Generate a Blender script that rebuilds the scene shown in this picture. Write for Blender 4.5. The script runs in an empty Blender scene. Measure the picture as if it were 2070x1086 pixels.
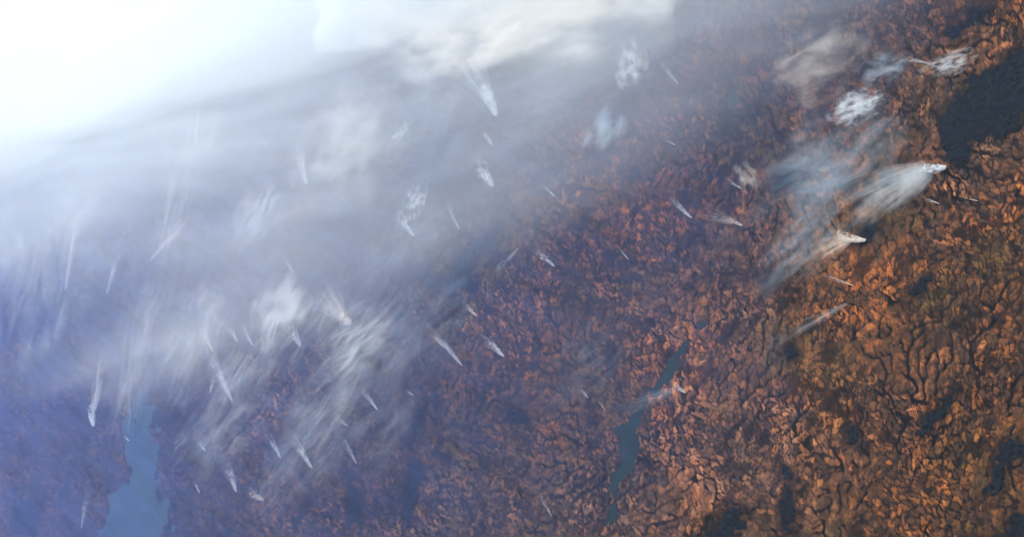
# Burning savanna and rainforest seen obliquely from low orbit.  One Blender unit is one kilometre.
import bpy, bmesh, math, random
import numpy as np
from mathutils import Matrix, Vector

S = bpy.context.scene
S.unit_settings.system = 'METRIC'
S.unit_settings.scale_length = 1000.0
COL = S.collection
rad = math.radians

# ------------------------------------------------------------------ camera
CAM_H = 400.0                      # orbital height in km
OFF = rad(46.0)                    # off-nadir angle of the optical axis
HFOV = rad(34.0)
DEPTH = rad(150.0)                 # direction in the picture that leads away from the camera
Fv = np.array([0, math.sin(OFF), -math.cos(OFF)])
U0 = np.array([0, math.cos(OFF), math.sin(OFF)])
R0 = np.array([1.0, 0, 0])
Rv = math.sin(DEPTH) * R0 + math.cos(DEPTH) * U0
Uv = -math.cos(DEPTH) * R0 + math.sin(DEPTH) * U0
FPX = 1035 / math.tan(HFOV / 2)
cam = bpy.data.objects.new('camera', bpy.data.cameras.new('camera'))
COL.objects.link(cam)
cam.data.sensor_fit = 'HORIZONTAL'
cam.data.angle = HFOV
cam.data.clip_start = 1.0
cam.data.clip_end = 20000.0
cam.matrix_world = Matrix(((Rv[0], Uv[0], -Fv[0], 0), (Rv[1], Uv[1], -Fv[1], 0), (Rv[2], Uv[2], -Fv[2], CAM_H), (0, 0, 0, 1)))
S.camera = cam


def at(x, y, z=0.0):
    """the place at height z that the photograph shows at pixel x, y"""
    d = Fv + Rv * (x - 1035) / FPX + Uv * (543 - y) / FPX
    return np.array([0, 0, CAM_H]) + d * ((z - CAM_H) / d[2])


# ------------------------------------------------------------------ sky, sun, exposure
SUN_EL, SUN_AZ = rad(37.0), math.atan2(0.45, 0.9)      # azimuth from +Y towards +X
w = bpy.data.worlds.new('World'); S.world = w; w.use_nodes = True
nt = w.node_tree
bg = nt.nodes['Background']
sky = nt.nodes.new('ShaderNodeTexSky'); sky.sky_type = 'NISHITA'; sky.sun_disc = False
sky.sun_elevation = SUN_EL; sky.sun_rotation = SUN_AZ
nt.links.new(sky.outputs[0], bg.inputs[0]); bg.inputs[1].default_value = 0.06
sun = bpy.data.objects.new('sun', bpy.data.lights.new('sun', 'SUN'))
COL.objects.link(sun)
sun.data.energy = 5.0; sun.data.angle = rad(0.53); sun.data.color = (1.0, 0.95, 0.88)
sdir = Vector((math.cos(SUN_EL) * math.sin(SUN_AZ), math.cos(SUN_EL) * math.cos(SUN_AZ), math.sin(SUN_EL)))
sun.rotation_euler = sdir.to_track_quat('Z', 'Y').to_euler()
vs = S.view_settings
vs.view_transform = 'Standard'; vs.look = 'None'; vs.gamma = 1.0; vs.use_curve_mapping = False
vs.exposure = 1.2
S.cycles.volume_bounces = 2
S.cycles.use_adaptive_sampling = True
S.cycles.adaptive_threshold = 0.045
S.cycles.adaptive_min_samples = 16
S.cycles.max_bounces = 5
S.cycles.diffuse_bounces = 1
S.cycles.transparent_max_bounces = 96
S.cycles.volume_max_steps = 64
S.cycles.use_denoising = True
S.cycles.filter_width = 1.0

# ------------------------------------------------------------------ helpers
rng = np.random.default_rng(7)
random.seed(7)


def link(o, parent=None, label=None, category=None, group=None, kind=None):
    COL.objects.link(o)
    if parent is not None:
        o.parent = parent
    for k, v in (('label', label), ('category', category), ('group', group), ('kind', kind)):
        if v:
            o[k] = v
    return o


def hash2(ix, iy, seed):
    h = (ix.astype(np.int64) * 374761393 + iy.astype(np.int64) * 668265263 + seed * 974634777) & 0xFFFFFFFF
    h = ((h ^ (h >> 13)) * 1274126177) & 0xFFFFFFFF
    h = ((h ^ (h >> 16)) * 2246822519) & 0xFFFFFFFF
    return ((h ^ (h >> 15)) & 0xFFFFFF) / float(0xFFFFFF)


def vnoise(x, y, seed=0):
    ix = np.floor(x); iy = np.floor(y)
    fx = x - ix; fy = y - iy
    fx = fx * fx * fx * (fx * (fx * 6 - 15) + 10); fy = fy * fy * fy * (fy * (fy * 6 - 15) + 10)
    a = hash2(ix, iy, seed); b = hash2(ix + 1, iy, seed); c = hash2(ix, iy + 1, seed); d = hash2(ix + 1, iy + 1, seed)
    return a + (b - a) * fx + (c - a) * fy + (a - b - c + d) * fx * fy


def fbm(x, y, octaves=4, seed=0, gain=0.5):
    t = 0; amp = 1; tot = 0
    for o in range(octaves):
        t = t + amp * vnoise(x * 2 ** o + 17.3 * o, y * 2 ** o - 9.1 * o, seed + o)
        tot += amp; amp *= gain
    return t / tot


def voronoi(x, y, seed):
    """cell value and F2 - F1"""
    ix = np.floor(x); iy = np.floor(y)
    f1 = np.full(x.shape, 9.0); f2 = np.full(x.shape, 9.0); cid = np.zeros(x.shape)
    for dx in (-1, 0, 1):
        for dy in (-1, 0, 1):
            cx = ix + dx; cy = iy + dy
            px_ = cx + hash2(cx, cy, seed); py_ = cy + hash2(cx, cy, seed + 5)
            d = np.hypot(px_ - x, py_ - y)
            v = hash2(cx, cy, seed + 9)
            near = d < f1
            f2 = np.where(near, f1, np.minimum(f2, d))
            cid = np.where(near, v, cid)
            f1 = np.where(near, d, f1)
    return cid, f2 - f1


def sstep(a, b, x):
    t = np.clip((x - a) / (b - a), 0, 1)
    return t * t * (3 - 2 * t)


def blur(a, n):
    for ax in (0, 1):
        for _ in range(n):
            a = 0.5 * a + 0.25 * (np.roll(a, 1, ax) + np.roll(a, -1, ax))
    return a


# ------------------------------------------------------------------ water and woods: outlines read off the photograph, laid on the ground
LAKES = [
    ('reservoir', 'broad blue-grey reservoir with ragged shore beside brown land',
     [(276, 800), (292, 802), (302, 840), (304, 872), (318, 905), (314, 960), (332, 1005), (346, 1060), (352, 1110), (196, 1110), (214, 1050), (234, 1005), (262, 955), (256, 905), (262, 868), (268, 835)]),
    ('river_arm', 'narrow teal lake bending between orange hills',
     [(1428, 655), (1402, 690), (1378, 722), (1352, 770), (1318, 815), (1292, 860), (1290, 900), (1276, 940), (1262, 962), (1252, 1005), (1247, 1048), (1226, 1056), (1236, 1000), (1241, 968), (1252, 930), (1252, 892), (1240, 872), (1268, 850), (1292, 818), (1322, 775), (1348, 730), (1376, 692), (1410, 655)]),
    ('pond', 'small blue-black pond under thin smoke beside the dark thicket', [(1478, 184), (1492, 190), (1488, 208), (1476, 214), (1470, 200)]),
]
FORESTS = [
    ('large blue-black forest block reaching out past broken orange hills',
     [(2120, 60), (2120, 215), (2055, 245), (1990, 290), (1935, 328), (1896, 306), (1903, 245), (1932, 205), (1955, 165), (2020, 130)]),
    ('dark blue forest strip below the tall white smoke column', [(906, 228), (906, 290), (892, 398), (852, 382), (824, 342), (850, 290), (880, 250)]),
    ('dark blue slanting forest strip in the middle of brown land', [(1014, 446), (988, 510), (936, 592), (914, 590), (920, 540), (960, 480)]),
    ('dark slanting forest strip at the edge of the feathery smoke', [(868, 812), (850, 860), (830, 898), (816, 895), (836, 846), (856, 818)]),
    ('dark wooded gully running on below the slanting strip', [(832, 902), (846, 940), (848, 985), (828, 1062), (806, 1040), (816, 990), (818, 935)]),
    ('small black patch of painted plume shadow and burn scar beside the cream smoke plume', [(1728, 462), (1762, 438), (1772, 462), (1762, 486), (1740, 490)]),  # dark canopy mesh put in for the plume's cast shadow and a burn scar
    ('small black wood on bright orange hills below the faint grey plume', [(1612, 678), (1612, 718), (1592, 736), (1588, 696)]),
    ('square black wood by a forked dark valley', [(1432, 1040), (1470, 1030), (1506, 1046), (1506, 1120), (1416, 1120)]),
    ('slanting black wood shaped like a feather on orange hills', [(1928, 792), (1912, 840), (1866, 896), (1846, 882), (1870, 842)]),
    ('long dark wooded valley curving between orange hills', [(2068, 866), (2052, 930), (2012, 1004), (1988, 994), (2008, 936), (2042, 896)]),
    ('black-green wood at the mouth of the long wooded valley', [(2110, 1010), (2110, 1120), (1990, 1120), (2006, 1080), (2042, 1040)]),
    ('dark upright wooded gully with branching arms', [(1578, 936), (1596, 950), (1600, 1030), (1606, 1086), (1572, 1080), (1584, 1020)]),
    ('dark thicket in two lobes below a small blue-black pond', [(1466, 226), (1480, 236), (1480, 276), (1464, 270)]),
    ('dark wood by the scattered hills east of the cream plume', [(1846, 574), (1880, 560), (1870, 592), (1846, 606), (1836, 596)]),
    ('dim blue forest under haze west of the smoking ridge', [(30, 778), (88, 722), (150, 702), (154, 742), (84, 778)]),
    ('dark wooded gully south of the small white plumes', [(700, 972), (724, 996), (732, 1064), (702, 1056)]),
    ('dim blue wood in the purple lowland by the reservoir', [(30, 1034), (84, 1010), (66, 1086), (34, 1086)]),
    ('dark ridge of woods along a pale line over broken hills', [(1905, 66), (1990, 14), (2010, 18), (1930, 78)]),
    ('small triangular slate-dark wood among orange hills', [(1030, 813), (1070, 852), (1042, 857), (1020, 853)]),
    ('small dark copse on the pink-brown upland', [(1268, 334), (1296, 330), (1296, 356), (1276, 364)]),
    ('small dark copse between orange hills with rounded outline', [(1714, 856), (1748, 866), (1738, 896), (1716, 900)]),
    ('dim dark wood beneath thin bluish smoke on the broken upland', [(1560, 350), (1600, 346), (1612, 370), (1570, 382)]),
]


def to_ground(poly):
    return np.array([at(x, y)[:2] for x, y in poly])


def poly_sd(P, X, Y):
    """signed distance to a polygon (inside negative)"""
    d2 = np.full(X.shape, 1e12); ins = np.zeros(X.shape, bool)
    n = len(P)
    for i in range(n):
        ax, ay = P[i]; bx, by = P[(i + 1) % n]
        ex, ey = bx - ax, by - ay
        t = np.clip(((X - ax) * ex + (Y - ay) * ey) / (ex * ex + ey * ey), 0, 1)
        d2 = np.minimum(d2, (X - ax - t * ex) ** 2 + (Y - ay - t * ey) ** 2)
        c = (ay > Y) != (by > Y)
        with np.errstate(divide='ignore', invalid='ignore'):
            xi = ax + (Y - ay) / (by - ay if by != ay else 1e-9) * ex
        ins ^= c & (X < xi)
    d = np.sqrt(d2)
    return np.where(ins, -d, d)


def rag_of(P):
    e = np.roll(P, -1, 0) - P
    area_ = 0.5 * abs(np.sum(P[:, 0] * np.roll(P[:, 1], -1) - P[:, 1] * np.roll(P[:, 0], -1)))
    return min(15.0, 2.4 * 2 * area_ / np.sum(np.hypot(e[:, 0], e[:, 1])))


LAKE_P = [to_ground(p) for _, _, p in LAKES]
FOREST_P = [to_ground(p) for _, p in FORESTS]

# ------------------------------------------------------------------ drainage: stream-power erosion of an upland on a square grid
GX0, GY0, DC = -215.0, 140.0, 0.42
NX, NY = 1060, 1060
gx = GX0 + DC * np.arange(NX); gy = GY0 + DC * np.arange(NY)
GX, GY = np.meshgrid(gx, gy)


def lake_field(X, Y):
    d = np.full(X.shape, 1e9)
    for P in LAKE_P:
        m = 12.0
        sel = (X > P[:, 0].min() - m) & (X < P[:, 0].max() + m) & (Y > P[:, 1].min() - m) & (Y < P[:, 1].max() + m)
        if sel.any():
            d[sel] = np.minimum(d[sel], poly_sd(P, X[sel], Y[sel]))
    return d


def erode():
    z = 60 * fbm(GX / 110, GY / 110, 3, 3) + 14 * fbm(GX / 14, GY / 14, 4, 11) + 4.0 * fbm(GX / 1.6, GY / 1.6, 2, 15) + 2.0 * rng.random(GX.shape)
    for P in LAKE_P + FOREST_P[3:5] + FOREST_P[7:12]:
        c = P.mean(0)
        z -= 14 * np.exp(-((GX - c[0]) ** 2 + (GY - c[1]) ** 2) / (2 * 30.0 ** 2))
    idx = np.arange(NX * NY).reshape(NY, NX)
    nb = [(dy, dx) for dy in (-1, 0, 1) for dx in (-1, 0, 1) if dx or dy]
    area = None
    for it in range(9):
        for _ in range(10 if it < 5 else 4):                 # lift closed hollows so that the water finds a way on
            zn = np.full_like(z, 1e9)
            zp = np.pad(z, 1, mode='edge')
            for dy, dx in nb:
                zn = np.minimum(zn, zp[1 + dy:1 + dy + NY, 1 + dx:1 + dx + NX])
            pit = z <= zn
            z = np.where(pit, zn + 0.02, z)
        best = np.zeros_like(z); rec = idx.copy()
        zp = np.pad(z, 1, constant_values=1e9)
        for dy, dx in nb:
            s = (z - zp[1 + dy:1 + dy + NY, 1 + dx:1 + dx + NX]) / math.hypot(dx, dy)
            up = s > best
            best = np.where(up, s, best)
            rec = np.where(up, np.clip(idx + dy * NX + dx, 0, NX * NY - 1), rec)
        rec = rec.ravel()
        depth = (rec != idx.ravel()).astype(np.int32); jump = rec.copy()
        for _ in range(12):
            depth += depth[jump]; jump = jump[jump]
        order = np.argsort(depth, kind='stable')
        cuts = np.searchsorted(depth[order], np.arange(1, depth.max() + 2))
        levels = np.split(order, cuts)[:-1]
        a = np.ones(NX * NY)
        for lv in reversed(levels[1:]):
            np.add.at(a, rec[lv], a[lv])
        area = a.reshape(NY, NX)
        zf = z.ravel().copy() + 1.2
        K = 0.10
        for lv in levels[1:]:
            f = K * np.sqrt(a[lv])
            zf[lv] = (zf[lv] + f * zf[rec[lv]]) / (1 + f)
        z = zf.reshape(NY, NX)
        z = z + 0.08 * (blur(z, 1) - z)
    return z, area


ZE, AREA = erode()
ZR = 0.35 * (ZE - blur(ZE, 60)) + (ZE - blur(ZE, 6))
ZR = ZR / (np.std(ZR) + 1e-9)
LA = np.log2(AREA * DC * DC)
vfine = np.clip(blur(sstep(0.7, 2.5, LA), 1) * 2.0, 0, 1)
vein = (np.clip(blur(sstep(4.2, 5.6, LA), 2) * 2.9, 0, 1))
vein = np.maximum(vein, np.clip(blur(sstep(6.4, 7.8, LA), 5) * 4.0, 0, 1))
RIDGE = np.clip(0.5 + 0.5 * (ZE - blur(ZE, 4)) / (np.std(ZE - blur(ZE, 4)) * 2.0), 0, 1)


def shore(X, Y):
    """distance to the ragged shore, negative over water"""
    d = lake_field(X, Y)
    near = d < 14
    out = d.copy()
    amp = np.where(Y[near] > 450, 20.0, 8.0)
    out[near] += amp * (fbm(X[near] / 5.0, Y[near] / 5.0, 4, 77, 0.6) - 0.5) + np.where(Y[near] > 450, 0.0, -0.1)
    return out


def sample(A, X, Y):
    u = np.clip((X - GX0) / DC, 0, NX - 1.001); v = np.clip((Y - GY0) / DC, 0, NY - 1.001)
    i = u.astype(int); j = v.astype(int); fu = u - i; fv = v - j
    return (A[j, i] * (1 - fu) + A[j, i + 1] * fu) * (1 - fv) + (A[j + 1, i] * (1 - fu) + A[j + 1, i + 1] * fu) * fv


def cells(X, Y):
    """the dissected hills: leaf-shaped blocks of higher ground, drawn out one way or the other; value, distance to edge"""
    wx = X + 3.0 * (fbm(X / 6, Y / 6, 3, 31) - 0.5) + 1.1 * (fbm(X / 1.3, Y / 1.3, 3, 32) - 0.5)
    wy = Y + 3.0 * (fbm(X / 6, Y / 6, 3, 37) - 0.5) + 1.1 * (fbm(X / 1.3, Y / 1.3, 3, 38) - 0.5)
    a, ea = voronoi(wx / 1.55, wy / 2.9, 41)
    b, eb = voronoi((wx + 0.6 * wy) / 3.5, (wy - 0.6 * wx) / 1.8, 43)
    k = fbm(X / 11, Y / 11, 3, 45) > 0.5
    c2, e2 = voronoi(wx / 5.5 + 7, wy / 4.0, 51)
    return np.where(k, a, b), np.where(k, ea, eb), c2, e2


def ground_z(X, Y, cell=None):
    edge = np.minimum.reduce([X - GX0, GX0 + DC * (NX - 1) - X, Y - GY0, GY0 + DC * (NY - 1) - Y])
    k = sstep(0, 25, edge)
    z = 0.075 * np.clip(sample(ZR, X, Y), -2.5, 3) * k + 0.20 * (fbm(X / 9, Y / 9, 4, 21) - 0.5)
    z = z + (0.13 - 0.03 * k) * sstep(0.05, 0.30, (cells(X, Y) if cell is None else cell)[1])
    dl = shore(X, Y)
    bank = sstep(0.0, 2.5, dl)
    z = z * bank + (bank - 1) * 0.0
    return np.where(dl < 0.0, -0.35 * sstep(0, 1.0, -dl) - 0.02, z + 0.05)


# ------------------------------------------------------------------ materials
def new_mat(name):
    m = bpy.data.materials.new(name); m.use_nodes = True
    return m, m.node_tree.nodes, m.node_tree.links


def ramp(nodes, stops):
    r = nodes.new('ShaderNodeValToRGB')
    e = r.color_ramp.elements
    while len(e) > 1:
        e.remove(e[-1])
    e[0].position = stops[0][0]; e[0].color = (*stops[0][1], 1)
    for p, c in stops[1:]:
        x = e.new(p); x.color = (*c, 1)
    return r


def ground_material():
    m, N, L = new_mat('savanna_ground')
    b = N['Principled BSDF']; b.inputs['Roughness'].default_value = 1.0
    b.inputs['Specular IOR Level'].default_value = 0.0
    def att(n):
        a = N.new('ShaderNodeAttribute'); a.attribute_name = n; return a.outputs['Fac']
    geo = N.new('ShaderNodeNewGeometry')
    nz = N.new('ShaderNodeTexNoise'); nz.inputs['Scale'].default_value = 1.3; nz.inputs['Detail'].default_value = 6; nz.inputs['Roughness'].default_value = 0.7
    L.new(geo.outputs['Position'], nz.inputs['Vector'])
    add = N.new('ShaderNodeMath'); add.operation = 'MULTIPLY_ADD'; add.inputs[1].default_value = 0.62
    L.new(nz.outputs['Fac'], add.inputs[0])
    sub = N.new('ShaderNodeMath'); sub.operation = 'SUBTRACT'; sub.inputs[1].default_value = 0.31
    L.new(att('tone'), sub.inputs[0]); L.new(sub.outputs[0], add.inputs[2])
    soil = ramp(N, [(0.0, (0.030, 0.017, 0.010)), (0.35, (0.070, 0.033, 0.014)), (0.62, (0.150, 0.052, 0.014)), (0.85, (0.27, 0.088, 0.019)), (1.0, (0.38, 0.145, 0.042))])
    L.new(add.outputs[0], soil.inputs[0])
    pink = ramp(N, [(0.0, (0.024, 0.017, 0.013)), (0.4, (0.066, 0.038, 0.025)), (0.7, (0.130, 0.067, 0.038)), (1.0, (0.26, 0.135, 0.075))])
    L.new(add.outputs[0], pink.inputs[0])
    mx = N.new('ShaderNodeMix'); mx.data_type = 'RGBA'
    L.new(att('hue'), mx.inputs[0]); L.new(soil.outputs[0], mx.inputs[6]); L.new(pink.outputs[0], mx.inputs[7])
    ol = N.new('ShaderNodeMix'); ol.data_type = 'RGBA'; ol.inputs[7].default_value = (0.052, 0.046, 0.016, 1)
    L.new(att('scrub'), ol.inputs[0]); L.new(mx.outputs[2], ol.inputs[6])
    vg = N.new('ShaderNodeMix'); vg.data_type = 'RGBA'; vg.inputs[7].default_value = (0.0030, 0.0035, 0.0030, 1)
    L.new(att('veg'), vg.inputs[0]); L.new(ol.outputs[2], vg.inputs[6])
    L.new(vg.outputs[2], b.inputs['Base Color'])
    return m


M_GROUND = ground_material()


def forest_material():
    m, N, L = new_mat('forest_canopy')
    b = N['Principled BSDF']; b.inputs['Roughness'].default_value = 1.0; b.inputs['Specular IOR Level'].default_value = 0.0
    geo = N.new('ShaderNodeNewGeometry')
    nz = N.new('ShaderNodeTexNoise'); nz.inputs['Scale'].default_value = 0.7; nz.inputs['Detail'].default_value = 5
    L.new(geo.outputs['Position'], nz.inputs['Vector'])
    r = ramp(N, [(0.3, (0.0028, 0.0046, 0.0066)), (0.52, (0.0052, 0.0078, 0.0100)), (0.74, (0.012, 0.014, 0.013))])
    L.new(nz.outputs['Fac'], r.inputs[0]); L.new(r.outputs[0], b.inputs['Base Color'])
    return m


def water_material(name, col, rough=0.25):
    m, N, L = new_mat(name)
    b = N['Principled BSDF']; b.inputs['Roughness'].default_value = rough; b.inputs['IOR'].default_value = 1.33; b.inputs['Specular IOR Level'].default_value = 0.08
    geo = N.new('ShaderNodeNewGeometry')
    nz = N.new('ShaderNodeTexNoise'); nz.inputs['Scale'].default_value = 0.12; nz.inputs['Detail'].default_value = 4
    L.new(geo.outputs['Position'], nz.inputs['Vector'])
    r = ramp(N, [(0.3, tuple(c * 0.75 for c in col)), (0.7, tuple(c * 1.2 for c in col))])
    L.new(nz.outputs['Fac'], r.inputs[0]); L.new(r.outputs[0], b.inputs['Base Color'])
    return m


# ------------------------------------------------------------------ terrain sheet, rows closer together where the ground is nearer
def mesh_grid(name, X, Y, Z, attrs=None, keep=None):
    h, wd = X.shape
    idx = np.arange(h * wd).reshape(h, wd)
    q = np.stack([idx[:-1, :-1], idx[:-1, 1:], idx[1:, 1:], idx[1:, :-1]], -1).reshape(-1, 4)
    if keep is not None:
        k = keep.ravel()
        q = q[k[q].all(1)]
        used = np.unique(q)
        remap = np.full(h * wd, -1); remap[used] = np.arange(len(used))
        q = remap[q]
    else:
        used = np.arange(h * wd)
    co = np.stack([X.ravel()[used], Y.ravel()[used], Z.ravel()[used]], -1)
    me = bpy.data.meshes.new(name)
    me.vertices.add(len(co)); me.vertices.foreach_set('co', co.astype(np.float32).ravel())
    me.loops.add(q.size); me.loops.foreach_set('vertex_index', q.astype(np.int32).ravel())
    me.polygons.add(len(q))
    me.polygons.foreach_set('loop_start', np.arange(0, q.size, 4, dtype=np.int32))
    me.polygons.foreach_set('use_smooth', np.ones(len(q), bool))
    for k_, v in (attrs or {}).items():
        a = me.attributes.new(k_, 'FLOAT', 'POINT')
        a.data.foreach_set('value', v.ravel()[used].astype(np.float32))
    me.update(); me.validate()
    return me


def build_terrain():
    ys = [118.0]
    while ys[-1] < 1120:
        ys.append(ys[-1] + 0.34 * max(0.75, ys[-1] / 200.0) ** 1.6)
    ys = np.array(ys)
    u = np.linspace(-0.62, 0.78, 1060)
    Y = np.repeat(ys[:, None], len(u), 1)
    X = u[None, :] * (Y + 60) * 0.78
    # a gentle wobble so that no row follows a straight line
    cell = cells(X, Y)
    Z = ground_z(X, Y, cell)
    edge = np.minimum.reduce([X - GX0, GX0 + DC * (NX - 1) - X, Y - GY0, GY0 + DC * (NY - 1) - Y])
    k = sstep(0, 25, edge)
    v = sstep(0.50, 0.85, sample(vein, X, Y))
    cid, ed, cid2, ed2 = cell
    crack = 1 - sstep(0.09, 0.22, ed)
    crack2 = 1 - sstep(0.01, 0.10, ed2)
    big = fbm(X / 42, Y / 42, 3, 61)
    mid = fbm(X / 12, Y / 12, 3, 63)
    dens = sstep(0.32, 0.62, fbm(X / 26, Y / 26, 3, 65))
    zone = sstep(0.36, 0.62, fbm(X / 17, Y / 17, 3, 79))
    vv = sstep(0.40, 0.75, sample(vfine, X, Y)) * (0.62 + 0.38 * (1 - zone))
    veg = np.maximum(np.maximum(v, vv) * k, np.maximum(crack * (0.45 + 0.48 * zone + 0.2 * (1 - k)), crack2 * (0.2 + 0.4 * dens)))
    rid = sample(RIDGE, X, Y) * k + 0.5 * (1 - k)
    fr = np.zeros_like(X)
    rag = fbm(X / 5, Y / 5, 5, 91, 0.65) - 0.5
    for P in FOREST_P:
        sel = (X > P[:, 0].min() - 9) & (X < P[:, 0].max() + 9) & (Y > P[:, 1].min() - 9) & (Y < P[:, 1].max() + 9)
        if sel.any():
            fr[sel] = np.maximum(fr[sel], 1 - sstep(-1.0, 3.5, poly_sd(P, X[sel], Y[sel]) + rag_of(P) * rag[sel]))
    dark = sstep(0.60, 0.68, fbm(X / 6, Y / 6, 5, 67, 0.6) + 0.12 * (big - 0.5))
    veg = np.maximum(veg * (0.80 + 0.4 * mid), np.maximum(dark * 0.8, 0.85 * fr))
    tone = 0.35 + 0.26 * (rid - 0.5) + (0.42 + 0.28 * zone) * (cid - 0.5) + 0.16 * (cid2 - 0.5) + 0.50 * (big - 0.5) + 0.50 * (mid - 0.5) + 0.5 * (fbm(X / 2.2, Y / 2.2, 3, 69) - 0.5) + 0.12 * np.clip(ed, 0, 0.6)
    hue = np.clip(0.12 + 1.6 * (fbm(X / 55, Y / 55, 2, 71) - 0.42) + 0.5 * (cid2 - 0.5), 0, 1)
    scrub = np.clip(1.5 * (fbm(X / 18, Y / 18, 3, 73) - 0.50) + 0.9 * (cid - 0.72), 0, 0.55)
    west = sstep(310, 500, Y - 0.15 * X + 60 * (big - 0.5))        # ground grows darker and duller with distance
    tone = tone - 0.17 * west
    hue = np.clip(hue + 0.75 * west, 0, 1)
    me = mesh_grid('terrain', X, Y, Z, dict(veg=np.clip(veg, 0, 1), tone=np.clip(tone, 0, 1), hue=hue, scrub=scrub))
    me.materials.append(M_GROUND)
    link(bpy.data.objects.new('terrain', me), kind='structure')


build_terrain()

# the plain beyond the modelled country, to the horizon and past it
bm = bmesh.new()
ring = []
for r in (0.0, 1500.0, 3000.0):
    ring.append([bm.verts.new((r * math.cos(a), r * math.sin(a), -0.9)) for a in np.linspace(0, 2 * math.pi, 49)[:-1]] if r else [bm.verts.new((0, 0, -0.9))])
for i in range(48):
    bm.faces.new((ring[0][0], ring[1][i], ring[1][(i + 1) % 48]))
    bm.faces.new((ring[1][i], ring[2][i], ring[2][(i + 1) % 48], ring[1][(i + 1) % 48]))
me = bpy.data.meshes.new('ground'); bm.to_mesh(me); bm.free()
for n, val in (('tone', 0.45), ('hue', 0.4), ('scrub', 0.2), ('veg', 0.1)):
    a = me.attributes.new(n, 'FLOAT', 'POINT'); a.data.foreach_set('value', [val] * len(me.vertices))
me.materials.append(M_GROUND)
link(bpy.data.objects.new('ground', me), kind='structure')

# ------------------------------------------------------------------ water sheets
M_W = {'reservoir': water_material('reservoir_water', (0.026, 0.056, 0.066), 0.5), 'river': water_material('river_water', (0.0022, 0.013, 0.013), 0.6)}
for (nm, lab, _), P in zip(LAKES, LAKE_P):
    m = 8.0
    nx = int(min(260, max(40, (np.ptp(P[:, 0]) + 2 * m) / 0.35))); ny = int(min(260, max(40, (np.ptp(P[:, 1]) + 2 * m) / 0.45)))
    X, Y = np.meshgrid(np.linspace(P[:, 0].min() - m, P[:, 0].max() + m, nx), np.linspace(P[:, 1].min() - m, P[:, 1].max() + m, ny))
    sd = poly_sd(P, X, Y)
    me = mesh_grid(nm, X, Y, np.full(X.shape, -0.03), keep=sd < 7.0)
    me.materials.append(M_W['reservoir' if 'reservoir' in nm else 'river'])
    link(bpy.data.objects.new(nm, me), label=lab, kind='structure')

# ------------------------------------------------------------------ woods: a bumpy canopy standing on the ground with a ragged edge
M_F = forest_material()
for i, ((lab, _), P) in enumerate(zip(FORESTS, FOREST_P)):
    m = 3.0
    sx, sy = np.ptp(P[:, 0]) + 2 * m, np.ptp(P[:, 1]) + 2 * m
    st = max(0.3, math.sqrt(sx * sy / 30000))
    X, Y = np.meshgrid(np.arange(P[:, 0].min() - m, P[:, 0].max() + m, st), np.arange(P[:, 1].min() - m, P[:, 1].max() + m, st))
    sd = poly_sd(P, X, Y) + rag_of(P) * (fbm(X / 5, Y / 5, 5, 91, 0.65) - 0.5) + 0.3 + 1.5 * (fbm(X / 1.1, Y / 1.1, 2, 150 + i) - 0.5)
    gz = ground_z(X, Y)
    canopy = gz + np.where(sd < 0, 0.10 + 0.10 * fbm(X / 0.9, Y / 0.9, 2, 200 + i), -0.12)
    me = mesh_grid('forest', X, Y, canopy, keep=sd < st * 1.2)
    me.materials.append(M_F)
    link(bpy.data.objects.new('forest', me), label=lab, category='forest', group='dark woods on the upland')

# ------------------------------------------------------------------ smoke
class G:
    """small helper to write shader arithmetic"""
    def __init__(s, tree): s.t = tree
    def val(s, v, sock):
        if isinstance(v, (int, float)): sock.default_value = v
        else: s.t.links.new(v, sock)
    def m(s, op, a, b=0.0, c=None, clamp=False):
        n = s.t.nodes.new('ShaderNodeMath'); n.operation = op; n.use_clamp = clamp
        s.val(a, n.inputs[0]); s.val(b, n.inputs[1])
        if c is not None: s.val(c, n.inputs[2])
        return n.outputs[0]
    def vec(s, x, y, z):
        n = s.t.nodes.new('ShaderNodeCombineXYZ')
        s.val(x, n.inputs[0]); s.val(y, n.inputs[1]); s.val(z, n.inputs[2]); return n.outputs[0]
    def noise(s, v, scale, detail, rough=0.55, distortion=0.0):
        n = s.t.nodes.new('ShaderNodeTexNoise'); n.inputs['Scale'].default_value = scale
        n.inputs['Detail'].default_value = detail; n.inputs['Roughness'].default_value = rough
        n.inputs['Distortion'].default_value = distortion
        s.t.links.new(v, n.inputs['Vector']); return n.outputs['Fac']
    def step(s, a, b, x):
        n = s.t.nodes.new('ShaderNodeMapRange'); n.interpolation_type = 'SMOOTHSTEP'
        n.inputs[1].default_value = a; n.inputs[2].default_value = b
        s.val(x, n.inputs[0]); return n.outputs[0]


def smoke_mat(name, density, colour, aniso=0.35, step_rate=1.0):
    m = bpy.data.materials.new(name); m.use_nodes = True
    t = m.node_tree; t.nodes.clear()
    out = t.nodes.new('ShaderNodeOutputMaterial'); pv = t.nodes.new('ShaderNodeVolumePrincipled')
    pv.inputs['Color'].default_value = (*colour, 1); pv.inputs['Anisotropy'].default_value = aniso
    pv.inputs['Density Attribute'].default_value = ''
    g = G(t)
    tc = t.nodes.new('ShaderNodeTexCoord'); sep = t.nodes.new('ShaderNodeSeparateXYZ')
    t.links.new(tc.outputs['Object'], sep.inputs[0])
    d = density(g, sep.outputs[0], sep.outputs[1], sep.outputs[2], tc.outputs['Object'])
    g.val(d, pv.inputs['Density'])
    t.links.new(pv.outputs[0], out.inputs['Volume'])
    m.cycles.volume_step_rate = step_rate
    return m


W0 = 0.16


def jet_width(x, w0, p):
    return w0 + (1 - w0) * x ** p


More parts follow.
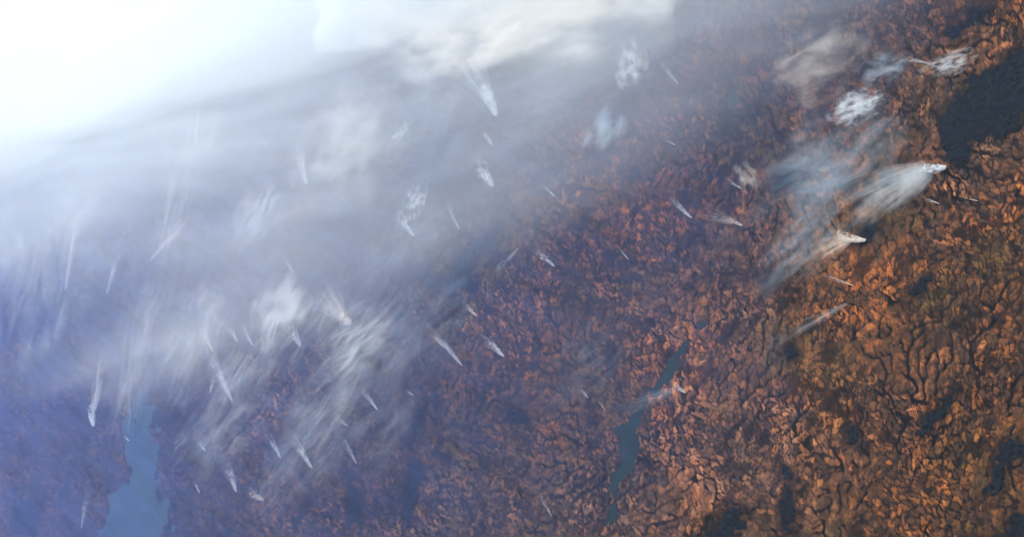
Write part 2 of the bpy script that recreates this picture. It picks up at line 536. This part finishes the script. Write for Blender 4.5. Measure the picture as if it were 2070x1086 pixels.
def jet_mesh(bend, w0, p, seed):
    """plume body: narrow where it leaves the fire, swelling and drifting, lumpy all along; x runs 0..1"""
    bm = bmesh.new(); n, k = 26, 18
    r = random.Random(seed); ph = [r.uniform(0, 6.28) for _ in range(6)]
    rings = []
    for i in range(n + 1):
        x = i / n
        cap = math.sqrt(max(0.0, 1 - (max(0, x - 0.86) / 0.14) ** 2)) * math.sqrt(min(1, x / 0.03)) if 0 < x < 1 else 0
        wv = jet_width(x, w0, p)
        c = bend * (x * x - x)
        row = []
        for j in range(k):
            a = 2 * math.pi * j / k
            lump = 1 + 0.10 * math.sin(3 * a + 9 * x + ph[0]) + 0.09 * math.sin(23 * x + 2 * a + ph[1]) + 0.06 * math.sin(41 * x - a + ph[2])
            rr = max(0.02, wv * cap * lump)
            row.append(bm.verts.new((x, c + rr * math.cos(a), rr * math.sin(a))))
        rings.append(row)
    for i in range(n):
        for j in range(k):
            bm.faces.new((rings[i][j], rings[i][(j + 1) % k], rings[i + 1][(j + 1) % k], rings[i + 1][j]))
    bm.faces.new(list(reversed(rings[0]))); bm.faces.new(rings[-1])
    bmesh.ops.recalc_face_normals(bm, faces=bm.faces)
    me = bpy.data.meshes.new('plume'); bm.to_mesh(me); bm.free()
    return me


def jet_density(bend, w0, p, dens, fade, puff, streak, seed, bias=0.15, rise=0.05, amp=3.6):
    off = (seed * 7.31) % 97
    kst = 0.55 if streak > 2.6 else 0.2
    def f(g, x, y, z, v):
        xc = g.m('MAXIMUM', x, 0.0005)
        wv = g.m('MULTIPLY_ADD', g.m('POWER', xc, p), 1 - w0, w0)
        c = g.m('MULTIPLY', g.m('MULTIPLY_ADD', x, x, g.m('MULTIPLY', x, -1.0)), bend)
        yn = g.m('DIVIDE', g.m('SUBTRACT', y, c), wv); zn = g.m('DIVIDE', z, wv)
        r2 = g.m('ADD', g.m('MULTIPLY', yn, yn), g.m('MULTIPLY', zn, zn))
        # rolling puffs, fine grained near the fire, and long streaks drawn out by the wind
        n1 = g.noise(g.vec(g.m('MULTIPLY_ADD', g.m('POWER', xc, 0.6), puff, off), yn, zn), 2.0, 3.5, 0.66, 0.3)
        n2 = g.noise(g.vec(g.m('MULTIPLY_ADD', x, 1.3, off + 5), g.m('MULTIPLY', yn, streak), g.m('MULTIPLY', zn, streak * 0.3)), 1.3, 3.0, 0.65, 0.0)
        n = g.m('MULTIPLY_ADD', n2, kst, g.m('MULTIPLY', n1, 1 - kst))
        body = g.m('SUBTRACT', 1.0, r2)
        thin = g.m('MULTIPLY_ADD', g.step(0.5, 0.0, x), -bias, g.m('MULTIPLY', x, 0.62))
        s = g.m('ADD', g.m('MULTIPLY', body, 0.75), g.m('MULTIPLY', g.m('SUBTRACT', n, 0.5), g.m('MULTIPLY_ADD', g.step(0.0, 0.5, x), amp, 1.2)))
        s = g.m('SUBTRACT', s, thin)
        s = g.step(0.0, 1.4, s)
        along = g.m('MULTIPLY', g.m('POWER', g.m('SUBTRACT', 1.0, g.m('MINIMUM', xc, 0.999)), fade), g.step(0.0, rise, x))
        edge = g.step(1.0, 0.35, r2)
        return g.m('MULTIPLY', g.m('MULTIPLY', g.m('MULTIPLY', s, along), edge), dens)
    return f


def place(o, src, dst, width, height):
    X = Vector(dst) - Vector(src); Ln = X.length; X.normalize()
    Yv = Vector((0, 0, 1)).cross(X).normalized(); Z = X.cross(Yv)
    o.matrix_world = Matrix(((X.x * Ln, Yv.x * width, Z.x * height, src[0]), (X.y * Ln, Yv.y * width, Z.y * height, src[1]),
                             (X.z * Ln, Yv.z * width, Z.z * height, src[2]), (0, 0, 0, 1)))


WHITE = (0.88, 0.95, 1.0)
CREAM = (0.98, 0.93, 0.84)
BLUE = (0.68, 0.86, 1.0)
_seed = [0]


def plume_part(name, p0, p1, wpx, dens, fade=1.2, bend=0.0, w0=0.09, pw=0.85, puff=5.0, streak=2.5, colour=WHITE, z0=0.6, z1=2.0, flat=0.45, parent=None, step=1.3, bias=0.15, rise=0.05, amp=3.6, **tags):
    """wpx: half width of the tail in photograph pixels"""
    _seed[0] += 1; sd = _seed[0]
    a = at(*p0, z0); b = at(*p1, z1)
    mid = at(0.5 * (p0[0] + p1[0]), 0.5 * (p0[1] + p1[1]))
    km = np.linalg.norm(at(0.5 * (p0[0] + p1[0]) + 0.7, 0.5 * (p0[1] + p1[1]) + 0.7) - mid)
    wd = wpx * km; ht = max(0.45, wd * flat)
    ht = min(ht, 2.6)
    me = jet_mesh(bend, w0, pw, sd); me.name = name
    me.materials.append(smoke_mat(name, jet_density(bend, w0, pw, dens / ht, fade, puff, streak, sd, bias, rise, amp), colour, step_rate=step))
    o = bpy.data.objects.new(name, me)
    link(o, **tags)
    place(o, a, b, wd, ht)
    if parent is not None:
        bpy.context.view_layer.update()
        o.parent = parent
        o.matrix_parent_inverse = parent.matrix_world.inverted()
    return o


GRP = 'smoke plumes rising from ground fires'


def big_plume(label, head, mid, tail, hw, tw, dens, tdens, colour=WHITE, bend=0.0, tbend=0.0, streak=3.0, fade=1.0):
    e = bpy.data.objects.new('smoke_plume', None); e.empty_display_size = 2
    link(e, label=label, category='smoke', group=GRP)
    e.location = at(*head, 0.3)
    bpy.context.view_layer.update()
    plume_part('smoke_column', head, mid, hw, dens, 0.25, bend, 0.16, 0.9, 4.5, 1.6, colour, 0.45, 1.5, 0.6, parent=e, bias=0.30, rise=0.08, amp=2.2)
    plume_part('drifting_tail', (head[0] * 0.55 + mid[0] * 0.45, head[1] * 0.55 + mid[1] * 0.45), tail, tw, tdens, fade, tbend, 0.10, 0.75, 4.0, streak, colour, 1.0, 2.0, 0.35, parent=e, bias=0.15, rise=0.14, amp=2.6)
    return e


def small_plume(label, head, tail, wpx, dens, fade=1.2, bend=0.0, colour=WHITE, streak=2.2, **k):
    stretch = 1.25 + 0.5 * random.random()                     # the bright head keeps its place, a faint tail drifts on
    tail = (head[0] + (tail[0] - head[0]) * stretch, head[1] + (tail[1] - head[1]) * stretch)
    fade = fade + 0.7
    bend = bend + random.uniform(-0.5, 0.5)
    return plume_part('smoke_plume', head, tail, wpx * random.uniform(0.75, 1.35), dens * 1.35, fade, bend, colour=colour, streak=streak, label=label, category='smoke', group=GRP, **k)


# ---- plumes with a standing column and a drifting tail
big_plume('largest white smoke plume with a hooked head and long feathered tail over the dark shadow patch', (1914, 338), (1858, 338), (1682, 462), 22, 118, 9, 5.2, bend=-0.5, tbend=0.2, streak=3.4, fade=1.7)
big_plume('cream smoke plume with a hooked head beside the small black shadow patch', (1752, 486), (1690, 474), (1625, 532), 17, 54, 9, 4.2, CREAM, bend=-0.5, tbend=0.3, streak=4, fade=1.5)
big_plume('tall bright smoke column leaning towards the white pall above the forest strip', (1004, 236), (976, 170), (930, 90), 20, 44, 7, 2.4, bend=0.2)
big_plume('bright stubby smoke plume with a pinkish fan above the pale veil', (710, 656), (684, 640), (640, 575), 20, 44, 7, 2.2, (0.95, 0.90, 0.88), bend=0.2, streak=4)
big_plume('bright white plume standing on the purple plain west of the reservoir', (190, 864), (184, 818), (212, 700), 13, 26, 7, 2.0, bend=-0.2, streak=3)
big_plume('white plume with a cream tail over pink-brown hills', (1502, 457), (1472, 442), (1420, 430), 9, 26, 3, 1.2, CREAM)
big_plume('little bright white plume by the narrow teal lake with a thin teal veil behind', (1386, 795), (1358, 776), (1215, 835), 9, 34, 3.2, 0.9, bend=0.2)
big_plume('slim white plume with a cream head under the edge of the pall', (620, 374), (604, 320), (600, 250), 12, 30, 2.6, 1.2, bend=0.15)

# ---- single bodies of smoke
small_plume('bright forked white plume over a dark spot on the purple upland', (998, 378), (966, 334), 20, 5, 1.0, 0.3)
small_plume('small curled white plume below the tall bright column', (996, 294), (976, 266), 10, 3.5)
small_plume('broken white puffs in a loose ring under the forest strip', (838, 478), (806, 440), 16, 4, 0.8)
small_plume('faint curled white thread east of the broken ring', (930, 466), (908, 418), 12, 1.9)
small_plume('tiny white thread on the bare purple-brown upland', (1124, 400), (1100, 378), 7, 3)
small_plume('tiny hooked white plume among brown hills', (1122, 540), (1088, 512), 9, 3.2, 1.0, 0.3)
small_plume('short white plume beside pale brown hills', (1020, 722), (986, 690), 11, 4.4)
small_plume('thin white plume with a long grey thread by the wooded strip', (936, 742), (866, 664), 13, 2.6, 1.1, 0.15)
small_plume('small white plume on the pink-brown hills with a faint haze', (1400, 442), (1356, 400), 13, 3.6, 1.2)
small_plume('tiny white spark of smoke on the hazy upland', (1500, 382), (1476, 366), 7, 3)
small_plume('tiny white thread below the largest plume', (1900, 412), (1872, 402), 6, 3.5)
small_plume('tiny white thread by itself near the forest block', (1978, 406), (1944, 398), 6, 2.6)
small_plume('short curved grey wisp on orange-brown hills', (1726, 578), (1680, 562), 9, 2.0, 0.9, 0.3)
small_plume('faint grey plume trailing over orange hills to a small black wood', (1716, 612), (1600, 674), 34, 0.9, 0.4, 0.1, streak=3.5)
small_plume('grey-blue wisp with a dark eye on the broken upland', (1876, 128), (1834, 122), 12, 2.0, 0.8, 0.4)
small_plume('faint thread at the edge of the upland below the pall corner', (1372, 172), (1340, 132), 9, 1.6)
small_plume('tiny bright spark of smoke on reddish land', (964, 640), (944, 618), 7, 3.4, colour=CREAM)
small_plume('faint twin thread on the brown plain', (1190, 806), (1168, 780), 7, 1.8)
small_plume('faint short thread beside the twin thread', (1224, 830), (1206, 806), 6, 1.8)
small_plume('faint wisp on the hills south of the triangular wood', (1116, 1046), (1094, 1008), 10, 1.5)
small_plume('faint straight wisp above the slanting forest strip', (1050, 500), (1010, 540), 14, 0.8, 0.5)
small_plume('little white plume at the corner of the feathery smoke', (764, 830), (738, 796), 10, 3.2)
small_plume('small white thread on dull purple land by the wooded gully', (722, 940), (696, 896), 10, 1.9)
small_plume('white plume with a blue streak beside it', (632, 948), (600, 892), 13, 3.0, 1.1)
small_plume('thin white plume west of the blue streak', (568, 928), (546, 892), 10, 2.6)
small_plume('curled white puff on dull purple land', (478, 996), (462, 950), 13, 3.2, 0.8, 0.3)
small_plume('tiny white speck of smoke by the reservoir shore', (404, 998), (392, 974), 8, 2.8)
small_plume('short cream smudge of smoke on dull land', (534, 1012), (508, 994), 12, 2.6, 0.5, colour=CREAM)
small_plume('tiny pale speck above the reservoir shore', (416, 912), (402, 894), 8, 2.4)
small_plume('white plume with a bent thread below the feathery fan', (472, 816), (432, 728), 16, 2.8, 1.0, 0.2)
small_plume('little white spark under the feathery fan', (480, 692), (464, 668), 9, 2.6)
small_plume('little curled spark beside the feathery fan', (512, 700), (494, 666), 10, 2.4)
small_plume('bright bead of smoke at the foot of the feathery fan', (608, 702), (586, 664), 14, 3.2, 0.9)
small_plume('tiny thread of smoke on the reddish hazy land', (592, 550), (578, 524), 7, 2.4)
small_plume('faint upright wisp on the purple lowland', (164, 1070), (176, 1000), 12, 1.2, 0.8)
small_plume('tall pale streak of smoke over the blue western plain', (132, 590), (160, 440), 18, 2.0, 0.8, -0.1, streak=3)
small_plume('thin pale streak beside the tall streak', (214, 600), (246, 490), 16, 1.1, 0.7)
small_plume('reddish-white streak over hazy land', (300, 530), (360, 462), 16, 1.3, 0.6, colour=(0.95, 0.86, 0.84))
small_plume('small cream puff in the fine streaks by the dim white veil', (432, 712), (412, 672), 10, 2.2, colour=CREAM)
small_plume('tiny white hook beside the bent thread', (424, 796), (430, 766), 7, 2.2)
small_plume('small cream smudge by the little corner plume', (704, 862), (682, 846), 12, 1.6, 0.6, colour=CREAM)
small_plume('thin white thread above the reddish streak', (392, 300), (404, 218), 8, 2.0, 0.7)
small_plume('tiny white spark by the dim blue forest', (262, 892), (250, 880), 6, 2.0)
small_plume('forked faint thread on the brown upland between hooked plumes', (1272, 526), (1250, 498), 7, 2.2)
small_plume('tiny cream tuft on the upland by the two-lobed thicket', (1366, 294), (1346, 282), 8, 2.2, colour=CREAM)
small_plume('pale grey thread under the dim grey veil', (912, 712), (884, 690), 9, 1.6)
small_plume('tiny white bead on the purple slope by the wooded strip', (836, 800), (822, 790), 7, 2.4)
small_plume('dim curved arc of smoke at the foot of the pall', (790, 280), (830, 240), 18, 1.3, 0.4, 0.8)

# ---- veils: broad lens-shaped sheets of thin smoke combed by the wind
def veil_mesh(seed):
    bm = bmesh.new(); r = random.Random(seed); ph = [r.uniform(0, 6.28) for _ in range(4)]
    n = 40; rows = []
    def rim(a):
        return 1 + 0.10 * math.sin(3 * a + ph[0]) + 0.07 * math.sin(7 * a + ph[1]) + 0.05 * math.sin(13 * a + ph[2])
    top = bm.verts.new((0, 0, 1)); bot = bm.verts.new((0, 0, -1))
    for f, zt in ((0.35, 0.94), (0.7, 0.71), (0.92, 0.39), (1.0, 0.0), (0.92, -0.39), (0.7, -0.71), (0.35, -0.94)):
        rows.append([bm.verts.new((f * rim(a) * math.cos(a), f * rim(a) * math.sin(a), zt)) for a in [2 * math.pi * i / n for i in range(n)]])
    for i in range(n):
        j = (i + 1) % n
        bm.faces.new((top, rows[0][i], rows[0][j])); bm.faces.new((bot, rows[-1][j], rows[-1][i]))
        for q in range(len(rows) - 1):
            bm.faces.new((rows[q][i], rows[q + 1][i], rows[q + 1][j], rows[q][j]))
    bmesh.ops.recalc_face_normals(bm, faces=bm.faces)
    me = bpy.data.meshes.new('veil'); bm.to_mesh(me); bm.free()
    return me


def veil_density(dens, streak, cover, seed, grain=1.0, amp=3.9, fall=0.0):
    off = (seed * 5.17) % 83
    def f(g, x, y, z, v):
        wa = g.noise(g.vec(g.m('MULTIPLY_ADD', x, 1.5, off + 31), g.m('MULTIPLY', y, 1.5), z), 1.0, 1.5, 0.6)
        wb = g.noise(g.vec(g.m('MULTIPLY_ADD', x, 1.5, off + 57), g.m('MULTIPLY', y, 1.5), z), 1.0, 1.5, 0.6)
        xw = g.m('MULTIPLY_ADD', g.m('SUBTRACT', wa, 0.5), 1.3, x); yw = g.m('MULTIPLY_ADD', g.m('SUBTRACT', wb, 0.5), 1.5, y)
        yy = g.m('MULTIPLY_ADD', g.m('SUBTRACT', wa, 0.5), 0.8, y)
        rb = g.m('ADD', g.m('MULTIPLY', x, x), g.m('ADD', g.m('MULTIPLY', y, y), g.m('MULTIPLY', z, z)))
        r2 = g.m('ADD', g.m('MULTIPLY', xw, xw), g.m('ADD', g.m('MULTIPLY', yw, yw), g.m('MULTIPLY', z, z)))
        n1 = g.noise(g.vec(g.m('MULTIPLY_ADD', x, 1.4, off), g.m('MULTIPLY', yy, streak), g.m('MULTIPLY', z, 0.5)), 1.0, 4.0, 0.68, 0.0)
        n2 = g.noise(g.vec(g.m('MULTIPLY_ADD', x, 2.2 * grain, off + 9), g.m('MULTIPLY', y, 2.2 * grain), z), 1.0, 4.0, 0.62, 0.0)
        k1 = 0.6 if grain == 1.0 else 0.25
        n = g.m('MULTIPLY_ADD', n1, k1, g.m('MULTIPLY', n2, 1 - k1))
        s = g.m('ADD', g.m('MULTIPLY', g.m('SUBTRACT', 1.0, r2), 0.45), g.m('MULTIPLY', g.m('SUBTRACT', n, 0.5), amp if grain == 1.0 else 3.2))
        s = g.m('ADD', s, cover - 0.5)
        s = g.step(0.0, 1.5, s)
        core = g.m('POWER', g.m('MAXIMUM', g.m('SUBTRACT', 1.0, r2), 0.0), fall) if fall else g.step(1.0, 0.05, r2)
        return g.m('MULTIPLY', g.m('MULTIPLY', g.m('MULTIPLY', s, g.step(1.0, 0.75, rb)), core), dens)
    return f


VG = 'veils of thin smoke combed by the wind'


def veil(label, centre, along, lpx, wpx, dens, streak=4.0, cover=0.5, colour=WHITE, z=3.4, thick=1.0, grain=1.0, amp=3.9, fall=0.0, name='smoke_veil', group=VG):
    """centre px; along: px direction of the combing; half length and half width in px"""
    _seed[0] += 1; sd = _seed[0]
    l = math.hypot(*along); ax = (along[0] / l, along[1] / l)
    c = at(*centre, z)
    e1 = at(centre[0] + ax[0] * lpx, centre[1] + ax[1] * lpx, z) - at(centre[0] - ax[0] * lpx, centre[1] - ax[1] * lpx, z)
    e2 = at(centre[0] - ax[1] * wpx, centre[1] + ax[0] * wpx, z) - at(centre[0] + ax[1] * wpx, centre[1] - ax[0] * wpx, z)
    xv = Vector(e1 / 2); yv = Vector(e2 / 2)
    yl = abs((xv.x * yv.y - xv.y * yv.x) / xv.length)          # half width square to the combing
    X = xv.normalized(); Yn = Vector((-X.y, X.x, 0))
    me = veil_mesh(sd); me.name = name
    me.materials.append(smoke_mat(name, veil_density(dens / thick, streak, cover, sd, grain, amp, fall), colour, step_rate=(0.08 if name == 'smoke_pall' else 2.0) if lpx > 80 else 1.0))
    o = bpy.data.objects.new(name, me)
    o.matrix_world = Matrix(((X.x * xv.length, Yn.x * yl, 0, c[0]), (X.y * xv.length, Yn.y * yl, 0, c[1]), (0, 0, thick, c[2]), (0, 0, 0, 1)))
    link(o, label=label, category='smoke', group=group)
    return o


veil('broad feathery veil of grey-white smoke north of the wooded gully', (715, 760), (-0.62, 0.78), 268, 195, 0.40, 13.0, 0.50)
veil('bright greenish-white core of the feathery veil', (722, 692), (-0.75, 0.66), 112, 69, 0.63, 7.2, 0.6)
veil('bright white fan of combed smoke over purple land', (566, 628), (-0.40, 0.92), 103, 64, 0.90, 6.0, 0.75)
veil('grey fan of combed smoke beside the stubby plume', (640, 640), (-0.5, 0.87), 134, 69, 0.37, 11.6, 0.5)
veil('dim white veil over purple land north-west of the fan', (410, 660), (-0.35, 0.94), 134, 80, 0.42, 8.7, 0.5)
veil('rounded grey-white veil above the reservoir shore', (440, 860), (-0.7, 0.7), 145, 114, 0.42, 8.7, 0.5)
veil('blue-grey streaky veil over dull land by the curled puffs', (600, 900), (-0.65, 0.76), 190, 114, 0.32, 14.5, 0.45, BLUE)
veil('long thin streaks of smoke running down to the reservoir', (300, 640), (-0.25, 0.97), 257, 92, 0.28, 13.0, 0.40)
veil('long pale streaks of smoke hanging from the pall', (372, 380), (-0.22, 0.97), 235, 69, 0.48, 11.6, 0.4)
veil('wide blue-white streaked veil on the far plain', (110, 470), (-0.2, 0.98), 257, 218, 0.37, 14.5, 0.42)
veil('dim grey veil by the slanting forest strip', (860, 640), (-0.8, 0.6), 190, 114, 0.18, 8.7, 0.5, BLUE)
veil('dim blue-grey veil on the upland under the pall', (1080, 190), (-0.85, 0.5), 313, 161, 0.21, 5.8, 0.5, BLUE)
veil('dim greyish veil over the hills north of the narrow teal lake', (1190, 740), (-0.7, 0.7), 156, 103, 0.16, 8.7, 0.5, BLUE)
veil('rounded creamy lobe of smoke at the foot of the pall', (706, 290), (-0.3, 0.95), 168, 120, 0.42, 2.9, 0.75, (0.94, 0.97, 0.96), thick=1.8, grain=1.3)
veil('dim white tuft of smoke below the slim plume', (522, 425), (-0.5, 0.85), 89, 57, 0.48, 5.8, 0.5)

veil('fine white streaks between the reservoir and the feathery fan', (360, 720), (-0.3, 0.95), 190, 80, 0.26, 13.0, 0.50)
veil('faint combed streaks over the purple land by the bent thread', (500, 770), (-0.5, 0.86), 168, 92, 0.32, 13.0, 0.5)
veil('pale upright streaks along the head of the reservoir', (262, 770), (-0.14, 0.99), 168, 52, 0.23, 10.2, 0.50)
veil('faint blue streaks west of the bright plain plume', (90, 640), (-0.15, 0.99), 212, 103, 0.26, 13.0, 0.45, BLUE)
veil('combed grey smoke running from the veil to the dull land', (660, 850), (-0.6, 0.8), 190, 92, 0.37, 11.6, 0.5)
veil('dim milky smoke around the broken ring and the forest strip', (820, 480), (-0.6, 0.8), 190, 126, 0.18, 7.2, 0.55, BLUE)
veil('dim milky smoke around the tall bright column', (900, 190), (-0.6, 0.8), 224, 149, 0.26, 5.8, 0.55, BLUE)

# ---- puffs and wisps with no fire in sight
WG = 'loose puffs and wisps of smoke'
veil('compact ragged white cloud of smoke without a tail near the large forest block', (1730, 216), (-0.95, 0.25), 70, 40, 2.6, 2.2, 0.65, thick=1.2, grain=1.8, z=1.6, group=WG)
veil('two-humped white smoke puff on the broken upland with a thin thread', (1918, 128), (-0.95, 0.3), 70, 30, 1.4, 2.4, 0.55, thick=1.0, grain=1.8, z=1.4, group=WG)
veil('white puff under the sharp corner of the pall', (1274, 132), (-0.2, -0.98), 62, 44, 1.2, 2.2, 0.55, thick=1.2, grain=1.6, z=1.6, group=WG)
veil('loose white puffs drifting off above the broken ring', (836, 416), (0.3, -0.95), 54, 36, 1.2, 2.5, 0.42, thick=1.0, grain=1.6, z=1.6, group=WG)
veil('faint blue smoke puffs on the purple upland', (1222, 262), (-0.4, 0.9), 70, 50, 0.7, 2.5, 0.6, BLUE, z=1.6, group=WG)
veil('faint teal haze of smoke above the largest plume', (1670, 345), (-0.85, 0.5), 220, 150, 0.55, 4.5, 0.65, BLUE, z=1.6, group=WG)
veil('thin bluish smoke band trailing past the cream plume', (1615, 505), (-0.72, 0.69), 160, 70, 0.4, 5, 0.65, BLUE, z=1.5, group=WG)
veil('cream wisps fanning over the broken upland', (1650, 128), (-0.9, 0.3), 130, 90, 0.6, 4, 0.6, CREAM, z=1.6, group=WG)
veil('faint teal wisps between broken hills', (1790, 138), (-0.9, 0.2), 70, 44, 0.7, 3, 0.6, BLUE, z=1.5, group=WG)
veil('curved cream wisp above the tiny spark', (1510, 360), (0.5, 0.8), 44, 30, 0.7, 2.5, 0.6, CREAM, z=1.5, group=WG)

# ---- the pall: smoke of many fires merged into banks
PG = 'banks of the smoke pall'
veil('thick white pall of merged smoke covering the far country', (130, -110), (-0.92, 0.38), 1450, 720, 6.5, 12.0, 0.90, (0.86, 0.94, 1.0), thick=2.2, z=5.2, amp=4.0, fall=2.3, name='smoke_pall', group=PG)
veil('white bank of smoke with a sharp corner beside the brown upland', (1050, -70), (-0.98, 0.16), 440, 250, 3.2, 4, 0.85, (0.98, 0.98, 0.95), thick=2.0, grain=2.2, z=4.8, name='smoke_pall', group=PG)


# ---- smoke-laden air over the far country: a low layer that thickens away from the camera
def layer_mesh():
    bm = bmesh.new(); P = [(-800, 215), (800, 215), (1300, 1300), (-1300, 1300)]
    n = 24; lo = []; up = []
    for j in range(n + 1):
        a = []; b = []
        for i in range(n + 1):
            u, v = i / n, j / n
            x = (P[0][0] + (P[1][0] - P[0][0]) * u) * (1 - v) + (P[3][0] + (P[2][0] - P[3][0]) * u) * v
            y = P[0][1] + (P[2][1] - P[0][1]) * v
            rim = min(u, 1 - u, v, 1 - v) > 0
            a.append(bm.verts.new((x, y, 0.62))); b.append(bm.verts.new((x, y, 0.66 + (0.8 + 0.1 * math.sin(u * 29) * math.sin(v * 17)) * (1 if rim else 0))))
        lo.append(a); up.append(b)
    for j in range(n):
        for i in range(n):
            bm.faces.new((lo[j][i], lo[j + 1][i], lo[j + 1][i + 1], lo[j][i + 1])); bm.faces.new((up[j][i], up[j][i + 1], up[j + 1][i + 1], up[j + 1][i]))
    for i in range(n):
        for a, b, c, d in ((lo[0][i], lo[0][i + 1], up[0][i + 1], up[0][i]), (lo[n][i + 1], lo[n][i], up[n][i], up[n][i + 1]),
                           (lo[i + 1][0], lo[i][0], up[i][0], up[i + 1][0]), (lo[i][n], lo[i + 1][n], up[i + 1][n], up[i][n])):
            bm.faces.new((a, b, c, d))
    bmesh.ops.recalc_face_normals(bm, faces=bm.faces)
    me = bpy.data.meshes.new('smoke_layer'); bm.to_mesh(me); bm.free()
    return me


def layer_density(g, x, y, z, v):
    n = g.noise(g.vec(g.m('MULTIPLY', x, 0.012), g.m('MULTIPLY', y, 0.006), 3.0), 1.0, 2.5, 0.6, 0.0)
    f = g.noise(g.vec(g.m('MULTIPLY', x, 0.14), g.m('MULTIPLY', y, 0.022), 8.0), 1.0, 2.5, 0.6, 0.0)
    yy = g.m('MULTIPLY_ADD', g.m('SUBTRACT', n, 0.5), 130.0, y)
    r = g.m('DIVIDE', g.m('MAXIMUM', g.m('SUBTRACT', yy, 295.0), 0.0), 300.0)
    d = g.m('MULTIPLY_ADD', g.m('POWER', g.m('MAXIMUM', g.m('SUBTRACT', r, 1.0), 0.0), 1.5), 0.08, g.m('MULTIPLY', g.m('POWER', r, 0.65), 0.285))
    return g.m('MULTIPLY', d, g.m('MULTIPLY_ADD', f, 1.5, 0.25))


me = layer_mesh(); lm = smoke_mat('smoke_layer', layer_density, (0.22, 0.32, 0.74), 0.35, 0.3)
me.materials.append(lm)
link(bpy.data.objects.new('smoke_layer', me), label='blue smoke-laden air over the far country thickening towards the pall', category='haze', kind='stuff')

# ------------------------------------------------------------------ the air itself
bm = bmesh.new(); bmesh.ops.create_cube(bm, size=1.0)
me = bpy.data.meshes.new('haze'); bm.to_mesh(me); bm.free()
hz = bpy.data.objects.new('haze', me)
hz.scale = (6400, 6400, 404); hz.location = (0, 0, 402 - 404 / 2.0)
m = bpy.data.materials.new('haze'); m.use_nodes = True
t = m.node_tree; t.nodes.clear()
out = t.nodes.new('ShaderNodeOutputMaterial'); pv = t.nodes.new('ShaderNodeVolumePrincipled')
pv.inputs['Color'].default_value = (0.50, 0.66, 1.0, 1)
pv.inputs['Density'].default_value = 0.00012
pv.inputs['Anisotropy'].default_value = 0.55
pv.inputs['Density Attribute'].default_value = ''
t.links.new(pv.outputs[0], out.inputs['Volume'])
me.materials.append(m)
link(hz, label='thin blue haze filling the air over the whole country', category='haze', kind='stuff')
